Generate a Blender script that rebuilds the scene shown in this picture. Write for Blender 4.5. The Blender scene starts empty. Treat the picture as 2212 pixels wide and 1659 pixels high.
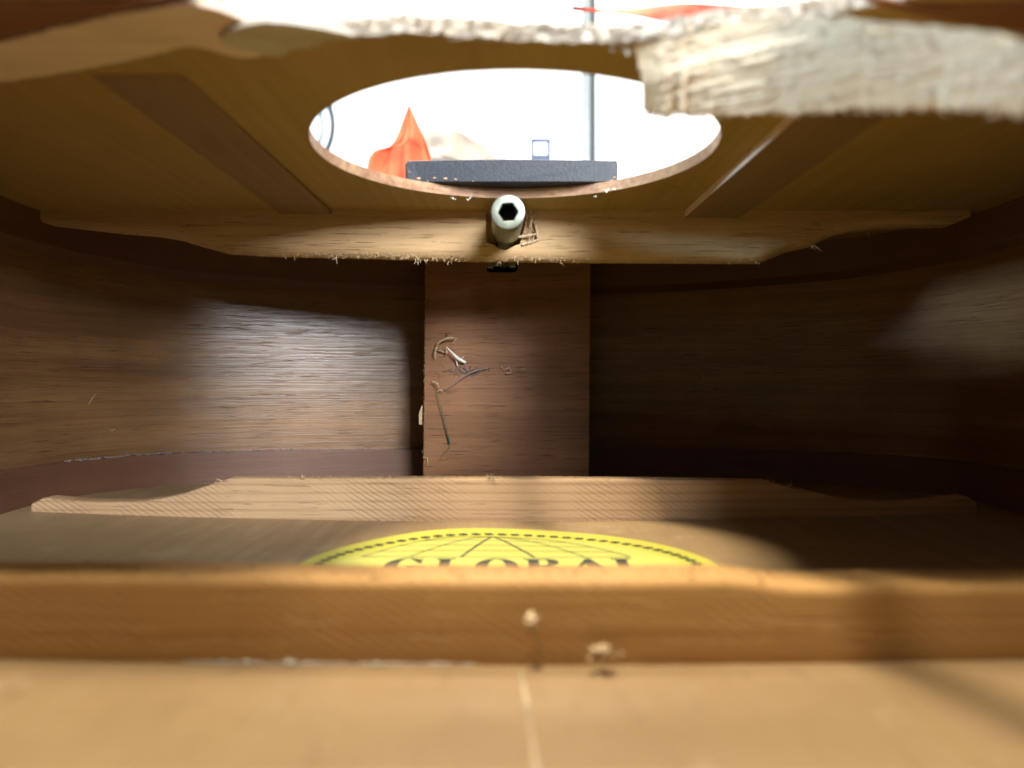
import bpy, bmesh, math, random
from mathutils import Vector, Matrix, noise
from mathutils.geometry import tessellate_polygon
random.seed(11)
R = math.radians
S = 0.001                      # every length below is in millimetres
scene = bpy.context.scene
C = scene.collection

# ---------------------------------------------------------------- camera
F = 1684.0                     # focal length in pixels of a 2212 px wide picture
cam_d = bpy.data.cameras.new('camera')
cam = bpy.data.objects.new('camera', cam_d); C.objects.link(cam)
cam_d.sensor_width = 36; cam_d.lens = F / 2212 * 36
cam_d.clip_start = 0.002; cam_d.clip_end = 50
cam.rotation_euler = (R(90 - 0.32), 0, 0)
cam_d.dof.use_dof = True
cam_d.dof.focus_distance = 0.300
cam_d.dof.aperture_fstop = cam_d.lens / 2.5     # a 2.5 mm wide pupil, as in a phone
scene.camera = cam

# ---------------------------------------------------------------- light
world = bpy.data.worlds.new('World'); scene.world = world; world.use_nodes = True
bg = world.node_tree.nodes['Background']
bg.inputs[0].default_value = (1.0, 0.96, 0.88, 1); bg.inputs[1].default_value = 0.19

def area(name, loc, target, sx, sy, power, col):
    l = bpy.data.lights.new(name, 'AREA'); l.shape = 'RECTANGLE'
    l.size = sx; l.size_y = sy; l.energy = power; l.color = col
    o = bpy.data.objects.new(name, l); C.objects.link(o)
    o.location = loc
    o.rotation_euler = (Vector(target) - Vector(loc)).to_track_quat('-Z', 'Y').to_euler()
    return o
HOLE = (0, 0.194, 0.057)
# ceiling lamp almost straight above the soundhole
area('ceiling_lamp', (-0.18, -0.02, 1.9), HOLE, 0.40, 0.18, 84, (1.0, 0.90, 0.70))
# window behind the camera, to the right
def polar(az, el, r):
    return (HOLE[0] + r*math.sin(R(az))*math.cos(R(el)), HOLE[1] - r*math.cos(R(az))*math.cos(R(el)), HOLE[2] + r*math.sin(R(el)))
area('window_light', polar(25, 20.5, 1.8), HOLE, 0.42, 0.88, 125, (0.86, 0.93, 1.0))
area('side_window_light', polar(-70, 11.3, 1.8), HOLE, 0.42, 0.22, 40, (0.50, 0.74, 1.0))
# unseen fill light added high up to brighten the white wall behind
area('wall_fill', (0.0, 1.0, 2.2), (0, 2.2, 0.7), 1.2, 0.3, 85, (1.0, 0.98, 0.95))
scene.view_settings.view_transform = 'Standard'
scene.view_settings.look = 'None'
scene.view_settings.exposure = 0.0
scene.render.engine = 'CYCLES'
scene.cycles.max_bounces = 10
scene.cycles.diffuse_bounces = 8

# ---------------------------------------------------------------- node helpers
def new_mat(name):
    m = bpy.data.materials.new(name); m.use_nodes = True
    nt = m.node_tree
    return m, nt, nt.nodes['Principled BSDF']
def noise_tex(nt, vec, scale, detail=3, rough=0.55, dist=0.0):
    n = nt.nodes.new('ShaderNodeTexNoise'); n.inputs['Scale'].default_value = scale
    n.inputs['Detail'].default_value = detail; n.inputs['Roughness'].default_value = rough
    n.inputs['Distortion'].default_value = dist
    nt.links.new(vec, n.inputs['Vector']); return n.outputs['Fac']
def mapping(nt, vec, scale, rot=(0,0,0)):
    m = nt.nodes.new('ShaderNodeMapping'); m.inputs['Scale'].default_value = scale
    m.inputs['Rotation'].default_value = rot
    nt.links.new(vec, m.inputs['Vector']); return m.outputs['Vector']
def ramp(nt, fac, a, b, lo=0.0, hi=1.0):
    r = nt.nodes.new('ShaderNodeMapRange'); r.interpolation_type = 'SMOOTHSTEP'
    r.inputs['From Min'].default_value = a; r.inputs['From Max'].default_value = b
    r.inputs['To Min'].default_value = lo; r.inputs['To Max'].default_value = hi
    nt.links.new(fac, r.inputs['Value']); return r.outputs['Result']
def mix(nt, fac, a, b, mode='MIX'):
    n = nt.nodes.new('ShaderNodeMix'); n.data_type = 'RGBA'; n.blend_type = mode
    if isinstance(fac, (int, float)): n.inputs['Factor'].default_value = fac
    else: nt.links.new(fac, n.inputs['Factor'])
    for s, v in ((6, a), (7, b)):
        if isinstance(v, tuple): n.inputs[s].default_value = (*v, 1)
        else: nt.links.new(v, n.inputs[s])
    return n.outputs[2]
def maths(nt, op, a, b):
    n = nt.nodes.new('ShaderNodeMath'); n.operation = op
    for i, v in enumerate((a, b)):
        if isinstance(v, (int, float)): n.inputs[i].default_value = v
        else: nt.links.new(v, n.inputs[i])
    return n.outputs[0]
def bump(nt, bsdf, h, strength, dist):
    b = nt.nodes.new('ShaderNodeBump'); b.inputs['Strength'].default_value = strength
    b.inputs['Distance'].default_value = dist
    nt.links.new(h, b.inputs['Height']); nt.links.new(b.outputs[0], bsdf.inputs['Normal'])

def wood(name, light, dark, pore, coord='Object', axis=0, cross=1.0, pore_amt=0.6, rough=0.55, spec=0.4,
         bmp=0.25, streak=0.7, coat=0.0, saw=0.0, spots=None, ring=0.0, warp=0.0, rot=0.0):
    """wood whose grain runs along one axis of its coordinates"""
    m, nt, bs = new_mat(name)
    tc = nt.nodes.new('ShaderNodeTexCoord')
    v = tc.outputs[coord]
    if warp:
        wn = nt.nodes.new('ShaderNodeTexNoise'); wn.inputs['Scale'].default_value = 9
        wn.inputs['Detail'].default_value = 1
        nt.links.new(v, wn.inputs['Vector'])
        sub = nt.nodes.new('ShaderNodeVectorMath'); sub.operation = 'MULTIPLY_ADD'
        nt.links.new(wn.outputs['Color'], sub.inputs[0]); sub.inputs[1].default_value = (warp, warp, warp)
        nt.links.new(v, sub.inputs[2]); v = sub.outputs[0]
    if rot: v = mapping(nt, v, (1, 1, 1), (0, R(rot), 0))
    def sc(al, ac):
        s = [ac*cross]*3; s[axis] = al
        return tuple(s)
    broad = noise_tex(nt, mapping(nt, v, sc(6, 90)), 1.0, 4, 0.6)
    fine = noise_tex(nt, mapping(nt, v, sc(11, 900)), 1.0, 4, 0.65)
    pores = noise_tex(nt, mapping(nt, v, sc(70, 1750)), 1.0, 3, 0.6)
    blot = noise_tex(nt, v, 45, 3, 0.6)
    f = maths(nt, 'ADD', maths(nt, 'MULTIPLY', broad, 0.6), maths(nt, 'MULTIPLY', fine, 0.4))
    col = mix(nt, ramp(nt, f, 0.5 - 0.22, 0.5 + 0.22, 0.0, streak), light, dark)
    col = mix(nt, ramp(nt, blot, 0.35, 0.7, 0, 0.3), col, dark)
    stain = noise_tex(nt, v, 14, 5, 0.7, 0.6)
    col = mix(nt, ramp(nt, stain, 0.5, 0.75, 0, 0.22), col, pore)
    if ring:
        w = nt.nodes.new('ShaderNodeTexWave'); w.wave_type = 'BANDS'; w.bands_direction = 'Z'
        w.inputs['Scale'].default_value = ring; w.inputs['Distortion'].default_value = 2.5
        w.inputs['Detail'].default_value = 2; w.inputs['Detail Scale'].default_value = 0.5
        nt.links.new(mapping(nt, v, (0.12, 1, 1)), w.inputs['Vector'])
        col = mix(nt, ramp(nt, w.outputs['Fac'], 0.68, 0.98, 0, 0.32), col, pore)
    pm = ramp(nt, pores, 0.60, 0.70, 0.0, 1.0)
    col = mix(nt, maths(nt, 'MULTIPLY', pm, pore_amt), col, pore)
    h = maths(nt, 'ADD', maths(nt, 'MULTIPLY', pm, -0.7), maths(nt, 'MULTIPLY', fine, 0.6))
    if saw:
        sv = mapping(nt, v, (1, 0.0, 1), (0, R(saw), 0))
        sv = mapping(nt, v, (1, 0.001, 1), (0, R(saw), 0))
        w2 = nt.nodes.new('ShaderNodeTexWave'); w2.bands_direction = 'Z'
        w2.inputs['Scale'].default_value = 230; w2.inputs['Distortion'].default_value = 3.0
        w2.inputs['Detail'].default_value = 2; w2.inputs['Detail Scale'].default_value = 0.35
        nt.links.new(sv, w2.inputs['Vector'])
        sm = maths(nt, 'MULTIPLY', ramp(nt, w2.outputs['Fac'], 0.72, 0.95, 0, 1), ramp(nt, noise_tex(nt, v, 32, 3), 0.42, 0.62, 0.05, 1))
        col = mix(nt, maths(nt, 'MULTIPLY', sm, 0.16), col, pore)
        h = maths(nt, 'ADD', h, maths(nt, 'MULTIPLY', sm, -0.8))
    if spots:
        sp = noise_tex(nt, v, spots[1], 4, 0.7)
        col = mix(nt, ramp(nt, sp, 0.58, 0.66, 0, spots[2]), col, spots[0])
    nt.links.new(col, bs.inputs['Base Color'])
    rr = ramp(nt, fine, 0.3, 0.7, rough - 0.08, rough + 0.08)
    nt.links.new(rr, bs.inputs['Roughness'])
    bs.inputs['Specular IOR Level'].default_value = spec
    bs.inputs['Coat Weight'].default_value = coat
    bs.inputs['Coat Roughness'].default_value = 0.3
    bump(nt, bs, h, bmp, 0.0004)
    return m

def plain(name, col, rough=0.5, metal=0.0, var=0.15, scale=300, bmp=0.1, spec=0.5, aniso=None):
    m, nt, bs = new_mat(name)
    tc = nt.nodes.new('ShaderNodeTexCoord'); v = tc.outputs['Object']
    if aniso: v = mapping(nt, v, aniso)
    n = noise_tex(nt, v, scale, 4, 0.6)
    d = tuple(c*(1-var*2) for c in col); l = tuple(min(1, c*(1+var)) for c in col)
    nt.links.new(mix(nt, ramp(nt, n, 0.3, 0.7), d, l), bs.inputs['Base Color'])
    bs.inputs['Roughness'].default_value = rough; bs.inputs['Metallic'].default_value = metal
    bs.inputs['Specular IOR Level'].default_value = spec
    bump(nt, bs, n, bmp, 0.0005)
    return m

M = {}
M['side'] = wood('side_mahogany', (0.28,0.150,0.062), (0.12,0.054,0.020), (0.022,0.009,0.004), 'UV', 0, 1.35, 0.7, 0.34, 0.65, 0.4, 1.0, warp=0.002)
M['lining'] = wood('lining_mahogany', (0.16,0.072,0.040), (0.09,0.038,0.02), (0.05,0.02,0.01), 'UV', 0, 1.8, 0.4, 0.45, 0.5, 0.3)
M['back'] = wood('back_wood', (0.28,0.185,0.092), (0.185,0.112,0.052), (0.13,0.075,0.04), 'Object', 1, 0.25, 0.2, 0.5, 0.45, 0.15, 0.4, spots=((0.34,0.25,0.145), 60, 0.4))
M['board'] = wood('soundboard_inner_ply', (0.36,0.23,0.070), (0.28,0.165,0.047), (0.17,0.095,0.035), 'Object', 1, 0.5, 0.2, 0.62, 0.3, 0.15, 0.6)
M['board_top'] = wood('soundboard_lacquer', (0.62,0.33,0.10), (0.5,0.24,0.07), (0.3,0.12,0.04), 'Object', 1, 0.5, 0.2, 0.2, 0.5, 0.05, 0.6, coat=0.8)
M['rim'] = wood('ply_edge', (0.50,0.33,0.18), (0.20,0.085,0.05), (0.14,0.06,0.035), 'Object', 0, 0.7, 0.5, 0.6, 0.3, 0.5, 1.0, spots=((0.16,0.065,0.04), 22, 0.8))
M['torn'] = wood('torn_pale_wood', (0.62,0.52,0.38), (0.50,0.37,0.23), (0.45,0.29,0.15), 'Object', 0, 0.45, 0.35, 0.8, 0.2, 0.9, 0.8)
M['torn_edge'] = wood('torn_edge_wood', (0.50,0.455,0.385), (0.38,0.31,0.23), (0.5,0.35,0.2), 'Object', 0, 0.7, 0.4, 0.85, 0.2, 1.0, 0.8)
M['spruce'] = wood('brace_spruce', (0.56,0.38,0.20), (0.40,0.235,0.11), (0.26,0.13,0.055), 'Object', 0, 1.3, 0.5, 0.7, 0.3, 0.9, 0.95)
M['pine'] = wood('brace_sawn_pine', (0.50,0.32,0.175), (0.38,0.225,0.11), (0.22,0.105,0.045), 'Object', 0, 0.7, 0.25, 0.72, 0.3, 0.7, 0.7, saw=-32, ring=110)
M['veneer'] = wood('red_brown_veneer', (0.26,0.11,0.045), (0.15,0.06,0.025), (0.08,0.03,0.015), 'Object', 0, 0.3, 0.4, 0.6, 0.3, 0.2, 0.9)
M['seam'] = plain('glue_seam', (0.36,0.28,0.18), 0.6, 0, 0.2, 200, 0.2)
M['flap'] = wood('flap_pale_wood', (0.84,0.70,0.50), (0.64,0.47,0.28), (0.42,0.30,0.17), 'Object', 0, 0.45, 0.5, 0.8, 0.2, 0.9, 1.0, warp=0.004, rot=20)
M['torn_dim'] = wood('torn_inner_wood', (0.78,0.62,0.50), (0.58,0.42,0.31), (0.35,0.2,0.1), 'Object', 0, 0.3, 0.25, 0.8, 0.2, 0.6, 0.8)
M['pine_plain'] = wood('near_brace_pine', (0.50,0.285,0.10), (0.37,0.19,0.06), (0.24,0.12,0.05), 'Object', 0, 0.7, 0.2, 0.72, 0.3, 0.7, 0.6, saw=-32)
M['strip'] = wood('strip_wood', (0.25,0.15,0.07), (0.19,0.105,0.05), (0.16,0.08,0.04), 'Object', 1, 0.5, 0.25, 0.6, 0.3, 0.2, 0.6)
M['block'] = wood('block_mahogany', (0.33,0.150,0.062), (0.17,0.070,0.027), (0.05,0.018,0.008), 'Object', 0, 1.3, 0.9, 0.5, 0.45, 0.5, 0.8, warp=0.004)
M['ebony'] = plain('fretboard_black', (0.008,0.011,0.019), 0.5, 0, 0.3, 1500, 0.2, 0.45)
M['zinc'] = plain('zinc_steel', (0.30,0.315,0.25), 0.42, 0.6, 0.12, 500, 0.15)
M['socket_shade'] = plain('socket_shade_steel', (0.03,0.035,0.05), 0.3, 0.6, 0.2, 500, 0.1)  # recess shade put into the colour of the socket walls and floor
M['shaving'] = plain('shaving_wood', (0.50,0.36,0.20), 0.7, 0, 0.25, 900, 0.3)
M['fuzz'] = plain('wood_fibre', (0.50,0.36,0.21), 0.8, 0, 0.2, 900, 0.1)
M['chip'] = plain('chip_wood', (0.36,0.24,0.13), 0.8, 0, 0.2, 900, 0.1)
M['pale_chip'] = plain('pale_chip', (0.80,0.76,0.66), 0.8, 0, 0.1, 900, 0.2)
M['green'] = plain('green_fibre', (0.06,0.12,0.05), 0.5, 0, 0.3, 600, 0.1)
M['dust'] = plain('grey_dust', (0.20,0.16,0.15), 0.95, 0, 0.2, 900, 0.1)
M['label'] = plain('label_paper', (0.45,0.42,0.06), 0.5, 0, 0.02, 80, 0.05)
M['label_mid'] = plain('label_paper_pale', (0.47,0.45,0.10), 0.5, 0, 0.02, 80, 0.05)
M['ink'] = plain('label_ink', (0.035,0.04,0.03), 0.5, 0, 0.1, 300, 0.0)
M['wall'] = plain('wall_paint', (0.88,0.88,0.88), 0.8, 0, 0.02, 5, 0.05)
M['alu'] = plain('grey_metal', (0.19,0.215,0.22), 0.35, 0.3, 0.05, 50, 0.05)
M['alu_dark'] = plain('dark_metal', (0.035,0.045,0.05), 0.5, 0.2, 0.05, 50, 0.05)
M['orange'] = plain('orange_cloth', (0.66,0.13,0.055), 0.9, 0, 0.04, 25, 0.3, 0.2)
M['red'] = plain('red_cloth', (0.75,0.12,0.06), 0.8, 0, 0.15, 25, 0.4)
M['beige'] = plain('beige_cloth', (0.34,0.28,0.225), 0.9, 0, 0.08, 14, 0.4)
M['white_plastic'] = plain('white_plastic', (0.75,0.80,0.84), 0.4, 0, 0.03, 20, 0.02)
M['navy'] = plain('dark_blue_plastic', (0.02,0.035,0.09), 0.4, 0, 0.1, 20, 0.02)
mg, nt, bs = new_mat('dried_glue'); M['glue'] = mg
bs.inputs['Base Color'].default_value = (0.75,0.7,0.62,1); bs.inputs['Roughness'].default_value = 0.08
bs.inputs['Transmission Weight'].default_value = 0.5

# ---------------------------------------------------------------- mesh helpers
def P(px, py, d):
    """the point at distance d (mm) ahead of the lens seen in direction px, py"""
    return Vector(((px-1106)/F*d, d, (820-py)/F*d))
def tag(o, label=None, cat=None, group=None, kind=None):
    for k, v in (('label', label), ('category', cat), ('group', group), ('kind', kind)):
        if v: o[k] = v
    return o
def obj(name, bm, mats, parent=None, smooth=False, origin=None):
    """link a bmesh given in millimetres as one mesh object"""
    bmesh.ops.scale(bm, vec=(S, S, S), verts=bm.verts)
    if origin is not None:
        o0 = Vector(origin)*S
        bmesh.ops.translate(bm, vec=-o0, verts=bm.verts)
    me = bpy.data.meshes.new(name); bm.to_mesh(me); bm.free()
    for m in (mats if isinstance(mats, (list, tuple)) else [mats]): me.materials.append(M[m])
    if smooth:
        for p in me.polygons: p.use_smooth = True
    if any(p.use_smooth for p in me.polygons): me.set_sharp_from_angle(angle=R(38))
    o = bpy.data.objects.new(name, me); C.objects.link(o)
    if origin is not None: o.location = o0
    if parent: o.parent = parent
    return o
def empty(name, loc=(0,0,0), parent=None):
    o = bpy.data.objects.new(name, None); C.objects.link(o)
    o.empty_display_size = 0.02; o.location = Vector(loc)*S
    if parent: o.parent = parent
    return o
def box(bm, x0, x1, y0, y1, z0, z1, bev=0.0, mi=0):
    r = bmesh.ops.create_cube(bm, size=1)
    for v in r['verts']:
        v.co = Vector((x0+(v.co.x+.5)*(x1-x0), y0+(v.co.y+.5)*(y1-y0), z0+(v.co.z+.5)*(z1-z0)))
    fs = {f for v in r['verts'] for f in v.link_faces}
    bmesh.ops.recalc_face_normals(bm, faces=list(fs))
    for f in fs: f.material_index = mi
    if bev:
        es = list({e for f in fs for e in f.edges})
        bmesh.ops.bevel(bm, geom=es, offset=bev, segments=2, affect='EDGES', profile=0.6)
def plate(bm, loops, z0, z1, mi=(0,0,0), bevel=None):
    """flat plate with holes; loops of (x, y); material of bottom, top, walls"""
    ls = [[Vector((p[0], p[1], 0)) for p in l] for l in loops]
    tris = tessellate_polygon(ls)
    flat = [p for l in ls for p in l]
    B = [bm.verts.new((p.x, p.y, z0)) for p in flat]; T = [bm.verts.new((p.x, p.y, z1)) for p in flat]
    for t in tris:
        a, b, c = (flat[i] for i in t)
        up = (b-a).cross(c-a).z > 0
        tt = t if up else t[::-1]
        try:
            f = bm.faces.new([T[i] for i in tt]); f.material_index = mi[1]
            f = bm.faces.new([B[i] for i in tt[::-1]]); f.material_index = mi[0]
        except ValueError: pass
    k = 0
    for l in ls:
        n = len(l)
        for i in range(n):
            a, b = k+i, k+(i+1) % n
            f = bm.faces.new((B[a], B[b], T[b], T[a])); f.material_index = mi[2]
        k += n
    bmesh.ops.recalc_face_normals(bm, faces=bm.faces[:])
def tube(bm, pts, rad, seg=6, flat=1.0, mi=0, up=Vector((0,1,0)), cap=True):
    """tube along pts; rad a number or a list; flat < 1 squashes it into a ribbon"""
    pts = [Vector(p) for p in pts]; n = len(pts)
    if not isinstance(rad, (list, tuple)): rad = [rad]*n
    rings = []
    for i, p in enumerate(pts):
        t = (pts[min(i+1, n-1)] - pts[max(i-1, 0)]).normalized()
        a = t.cross(up)
        if a.length < 1e-4: a = t.cross(Vector((1, 0, 0.1)))
        a.normalize(); b = t.cross(a).normalized()
        rings.append([bm.verts.new(p + a*math.cos(k*2*math.pi/seg)*rad[i] + b*math.sin(k*2*math.pi/seg)*rad[i]*flat) for k in range(seg)])
    for i in range(n-1):
        for k in range(seg):
            f = bm.faces.new((rings[i][k], rings[i][(k+1) % seg], rings[i+1][(k+1) % seg], rings[i+1][k])); f.material_index = mi
    if cap:
        for r in (rings[0], rings[-1]):
            try: bm.faces.new(r).material_index = mi
            except ValueError: pass
def catmull(pts, n=8, closed=False):
    out = []; L = len(pts)
    rng = L if closed else L-1
    for i in range(rng):
        p = [Vector(pts[(i+k-1) % L] if closed else pts[min(max(i+k-1, 0), L-1)]) for k in range(4)]
        for j in range(n):
            t = j/n
            out.append(0.5*((2*p[1]) + (p[2]-p[0])*t + (2*p[0]-5*p[1]+4*p[2]-p[3])*t*t + (3*p[1]-p[0]-3*p[2]+p[3])*t**3))
    if not closed: out.append(Vector(pts[-1]))
    return out
def nz(x, y=0, z=0): return noise.noise(Vector((x, y, z)))
def interp(tab, x):
    if x <= tab[0][0]: return tab[0][1]
    for (a, va), (b, vb) in zip(tab, tab[1:]):
        if x <= b: return va + (vb-va)*(x-a)/(b-a)
    return tab[-1][1]
def cut(o, cutter_bm):
    """boolean difference, applied"""
    me = bpy.data.meshes.new('tmp'); bmesh.ops.scale(cutter_bm, vec=(S,S,S), verts=cutter_bm.verts)
    bmesh.ops.recalc_face_normals(cutter_bm, faces=cutter_bm.faces[:])
    cutter_bm.to_mesh(me); cutter_bm.free()
    c = bpy.data.objects.new('tmp', me); C.objects.link(c)
    md = o.modifiers.new('b', 'BOOLEAN'); md.operation = 'DIFFERENCE'; md.solver = 'EXACT'; md.object = c
    dg = bpy.context.evaluated_depsgraph_get()
    new = bpy.data.meshes.new_from_object(o.evaluated_get(dg))
    o.modifiers.remove(md); o.data = new
    bpy.data.objects.remove(c)

# ================================================================ the guitar
ZT = 57.0       # underside of the soundboard above the lens
TH = 3.0
def zback(x): return -45.2 + 2.7*(x/140.0)**2
half = [(0,352),(46,350),(95,336),(135,314),(153,288),(159,262),(157,235),(148,205),(136,175),(130,150),(132,125),
        (145,95),(165,60),(183,20),(192,-25),(188,-75),(165,-125),(120,-165),(60,-187),(0,-193)]
OUT = [Vector((p.x, p.y)) for p in catmull([(a, b, 0) for a, b in half], 6)]
def offset(pts, d):
    res = []
    for i, p in enumerate(pts):
        t = (pts[min(i+1, len(pts)-1)] - pts[max(i-1, 0)]).normalized()
        n = Vector((-t.y, t.x))          # outward on the right-hand half run from neck to tail
        if i == 0 or i == len(pts)-1: n.x = 0
        res.append(p + n.normalized()*d)
    return res
guitar = empty('acoustic_guitar', (0, 0, zback(0)-3))
tag(guitar, 'inside of a broken brown acoustic guitar lying flat, with round soundhole, braces and neck block', 'guitar')
GL = Vector((0, 0, (zback(0)-3)*S))
def gobj(name, bm, mats, parent=guitar, smooth=False):
    o = obj(name, bm, mats, parent, smooth)
    if parent is guitar: o.location = -GL
    return o
bpy.context.view_layer.update()

# ---- side panels with their linings
def ribbon_side(sgn, off0, off1, z0f, z1f, rows=1, prof=None):
    bm = bmesh.new(); uv = bm.loops.layers.uv.new('UVMap')
    A = offset(OUT, off0); Bp = offset(OUT, off1)
    s = [0.0]
    for a, b in zip(OUT, OUT[1:]): s.append(s[-1] + (b-a).length)
    cols = []
    for i in range(len(OUT)):
        a, b = A[i], Bp[i]
        z0 = z0f(a.x, a.y, i); z1 = z1f(a.x, a.y, i)
        ring = [(a.x*sgn, a.y, z0 + (z1-z0)*k/rows) for k in range(rows+1)] + [(b.x*sgn, b.y, z1), (b.x*sgn, b.y, z0 + (prof or 0))]
        cols.append([bm.verts.new(q) for q in ring])
    n = rows+3
    for i in range(len(cols)-1):
        for k in range(n):
            k2 = (k+1) % n
            vs = [cols[i][k], cols[i+1][k], cols[i+1][k2], cols[i][k2]]
            f = bm.faces.new(vs)
            for l in f.loops:
                ii = i if l.vert in (cols[i][k], cols[i][k2]) else i+1
                l[uv].uv = (s[ii]*S*sgn, l.vert.co.z*S + (0.2 if k > rows else 0))
            f.smooth = k < rows
    for c in (cols[0], cols[-1]): bm.faces.new(c)
    bmesh.ops.recalc_face_normals(bm, faces=bm.faces[:])
    return bm
def liner_low(x, y, i): return interp([(0,41.6),(46,41.6),(95,42.8),(135,44.2),(158,46.0)], abs(x)) + 0.25*nz(i*.7)
def liner_up(x, y, i): return zback(x) + interp([(0,13.6),(100,13.4),(158,12.5)], abs(x)) + 0.35*nz(i*.9, 5)
for sgn in (-1, 1):
    sp = gobj('side_panel', ribbon_side(sgn, 4.5, 6.5, lambda x, y, i: zback(x), lambda x, y, i: ZT, 6), 'side')
    bm = ribbon_side(sgn, 0, 4.48, liner_low, lambda x, y, i: ZT-0.01, 2, -3.0)
    obj('upper_lining', bm, 'lining', sp)
    bm = ribbon_side(sgn, 0, 4.48, lambda x, y, i: zback(x)+.02, liner_up, 2)
    obj('lower_lining', bm, 'lining', sp)
    if sgn < 0:       # pale fuzz and dried glue along the upper edge of the lower lining
        bm = bmesh.new()
        LI = offset(OUT, 0.6)
        for i in range(8, 27):
            p, q = LI[i], LI[i+1]
            for k in range(9):
                t = random.random(); a = p.lerp(q, t)
                z = liner_up(a.x, a.y, i) + random.uniform(-.1, .5)
                r = random.uniform(.18, .5)*(1 if 9 < i < 30 else .6)
                m = Matrix.Translation((a.x*sgn, a.y, z)) @ Matrix.Diagonal((r*2.2, r, r*.8, 1))
                bmesh.ops.create_icosphere(bm, subdivisions=1, radius=1, matrix=m)
        o = obj('dried_glue_line', bm, 'dust', sp, True); o['kind'] = 'stuff'

# ---- back panel
bm = bmesh.new()
BO = offset(OUT, 6.5); rowsv = []
for p in BO:
    rowsv.append([bm.verts.new((p.x*(k/14-1), p.y, zback(p.x*(k/14-1)))) for k in range(29)])
low = [[bm.verts.new((v.co.x, v.co.y, v.co.z-3)) for v in r] for r in rowsv]
for i in range(len(rowsv)-1):
    for k in range(28):
        for L_, rev in ((rowsv, False), (low, True)):
            vs = [L_[i][k], L_[i][k+1], L_[i+1][k+1], L_[i+1][k]]
            try: bm.faces.new(vs[::-1] if rev else vs).smooth = True
            except ValueError: pass
    for k in (0, 28):
        bm.faces.new((rowsv[i][k], rowsv[i+1][k], low[i+1][k], low[i][k]))
bmesh.ops.remove_doubles(bm, verts=bm.verts, dist=0.0001)
bmesh.ops.recalc_face_normals(bm, faces=bm.faces[:])
back = gobj('back_panel', bm, 'back')
bm = bmesh.new()      # the glued centre seam, pale and a little proud
pts = [(1.3+(123-y)*.05+0.3*nz(y*.2), y, zback(0)+0.05) for y in [40+3*i for i in range(28)]]
tube(bm, pts, [0.28+0.3*nz(i*.8, 3) for i in range(28)], 6, 0.35, up=Vector((0,0,1)))
obj('centre_seam', bm, 'seam', back)

# ---- soundboard: soundhole and broken hole
full = [Vector((p.x, p.y)) for p in offset(OUT, 6.5)]
outer = full + [Vector((-p.x, p.y)) for p in full[1:-1][::-1]]
sh = [(0.7+49.5*math.cos(a), 194.6+50.6*math.sin(a)) for a in [i*2*math.pi/160 for i in range(160)]]
sh = [(x + 0.15*nz(x*.25, y*.25), y + 0.15*nz(y*.25, x*.25, 4)) for x, y in sh]
far = [(-54,115),(-47,117),(-48.5,124),(-46,132),(-44,136.5),(-40.6,135),(-36,133.4),(-31.5,130.6),(-24,129.2),(-15.8,128.8),(-8,129.6),(0,131),
       (7.3,131.6),(14,132.2),(20.8,132.2),(28,129),(36.8,126),(43.7,124.5),(50,122.5),(55,119)]
near = [(64,115),(84,115.5),(106,112),(108,76),(98,50),(78,32),(50,24),(22,18),(-8,24),(-34,20),(-62,28),(-90,44),(-112,66),(-114,100),(-102,114),(-76,115.5)]
brk = catmull([(a, b, 0) for a, b in far+near], 7, True)
brk = [(p.x + 0.7*nz(p.x*.5, p.y*.5) + .5*nz(p.x*1.7, p.y*1.7), p.y + 0.9*nz(p.x*.45, p.y*.3, 7) + .7*nz(p.x*1.3, p.y*1.3, 2)) for p in brk]
bm = bmesh.new()
plate(bm, [[(p.x, p.y) for p in outer], sh, brk], ZT, ZT+TH, (0, 1, 2))
for f in bm.faces:
    if f.material_index == 2:
        c = f.calc_center_median()
        if c.y < 140 and abs(c.x) < 80: f.material_index = 3
        elif (c.xy - Vector((0,194))).length > 60: f.material_index = 2
board = gobj('soundboard', bm, ['board', 'board_top', 'rim', 'torn_edge'])

# fractured lip: pale splinters standing along the far edge of the break
bm = bmesh.new()
seg = [p for p in brk if p[1] > 104]
seg.sort(key=lambda p: p[0])
for i in range(len(seg)-1):
    a, b = Vector((*seg[i], 0)), Vector((*seg[i+1], 0))
    for k in range(6):
        p = a.lerp(b, random.random())
        L_ = random.uniform(2.0, 8.5); w = random.uniform(.15, .42)
        z = ZT + random.uniform(0.0, TH)
        dx = random.uniform(-1, 1)*L_; dy = -random.uniform(.2, 1.6)
        p0 = p + Vector((0, 1.2, z)); p1 = p + Vector((dx*.5, dy*.4, z + random.uniform(-.4,.2))); p2 = p + Vector((dx, dy, z + random.uniform(-.8,.4)))
        tube(bm, [p0, p1, p2], [w, w*.8, w*.15], 5, 0.45, up=Vector((0,0,1)))
o = obj('fractured_splinters', bm, 'torn_edge', board); o['kind'] = 'stuff'

# ragged patches where the inner ply is torn away and the pale core shows
def rag(pts, n=6, amp=0.6, seed=0):
    c = catmull([(a, b, 0) for a, b in pts], n, True)
    return [(p.x + amp*nz(p.x*.4, p.y*.4, seed), p.y + amp*nz(p.x*.5, p.y*.9, seed+3) + amp*.5*nz(p.x*2, p.y*2, seed)) for p in c]
def q(px, py, z=ZT-1):
    d = z*F/(820-py); return ((px-1106)/F*d, d)
patch = [q(-260,215), q(-100,196), q(0,180), q(80,168), q(150,157), q(240,140), q(330,121), q(400,104), q(450,108), q(520,126), q(590,118), q(640,104), q(600,70), q(520,40), q(450,18), q(400,12), q(330,24), q(240,38), q(140,60), q(0,94), q(-140,120), q(-260,135)]
bm = bmesh.new(); plate(bm, [rag(patch, 8, .45, 2)], ZT-1.0, ZT-0.003)
obj('torn_ply', bm, 'torn_dim', board)
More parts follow.
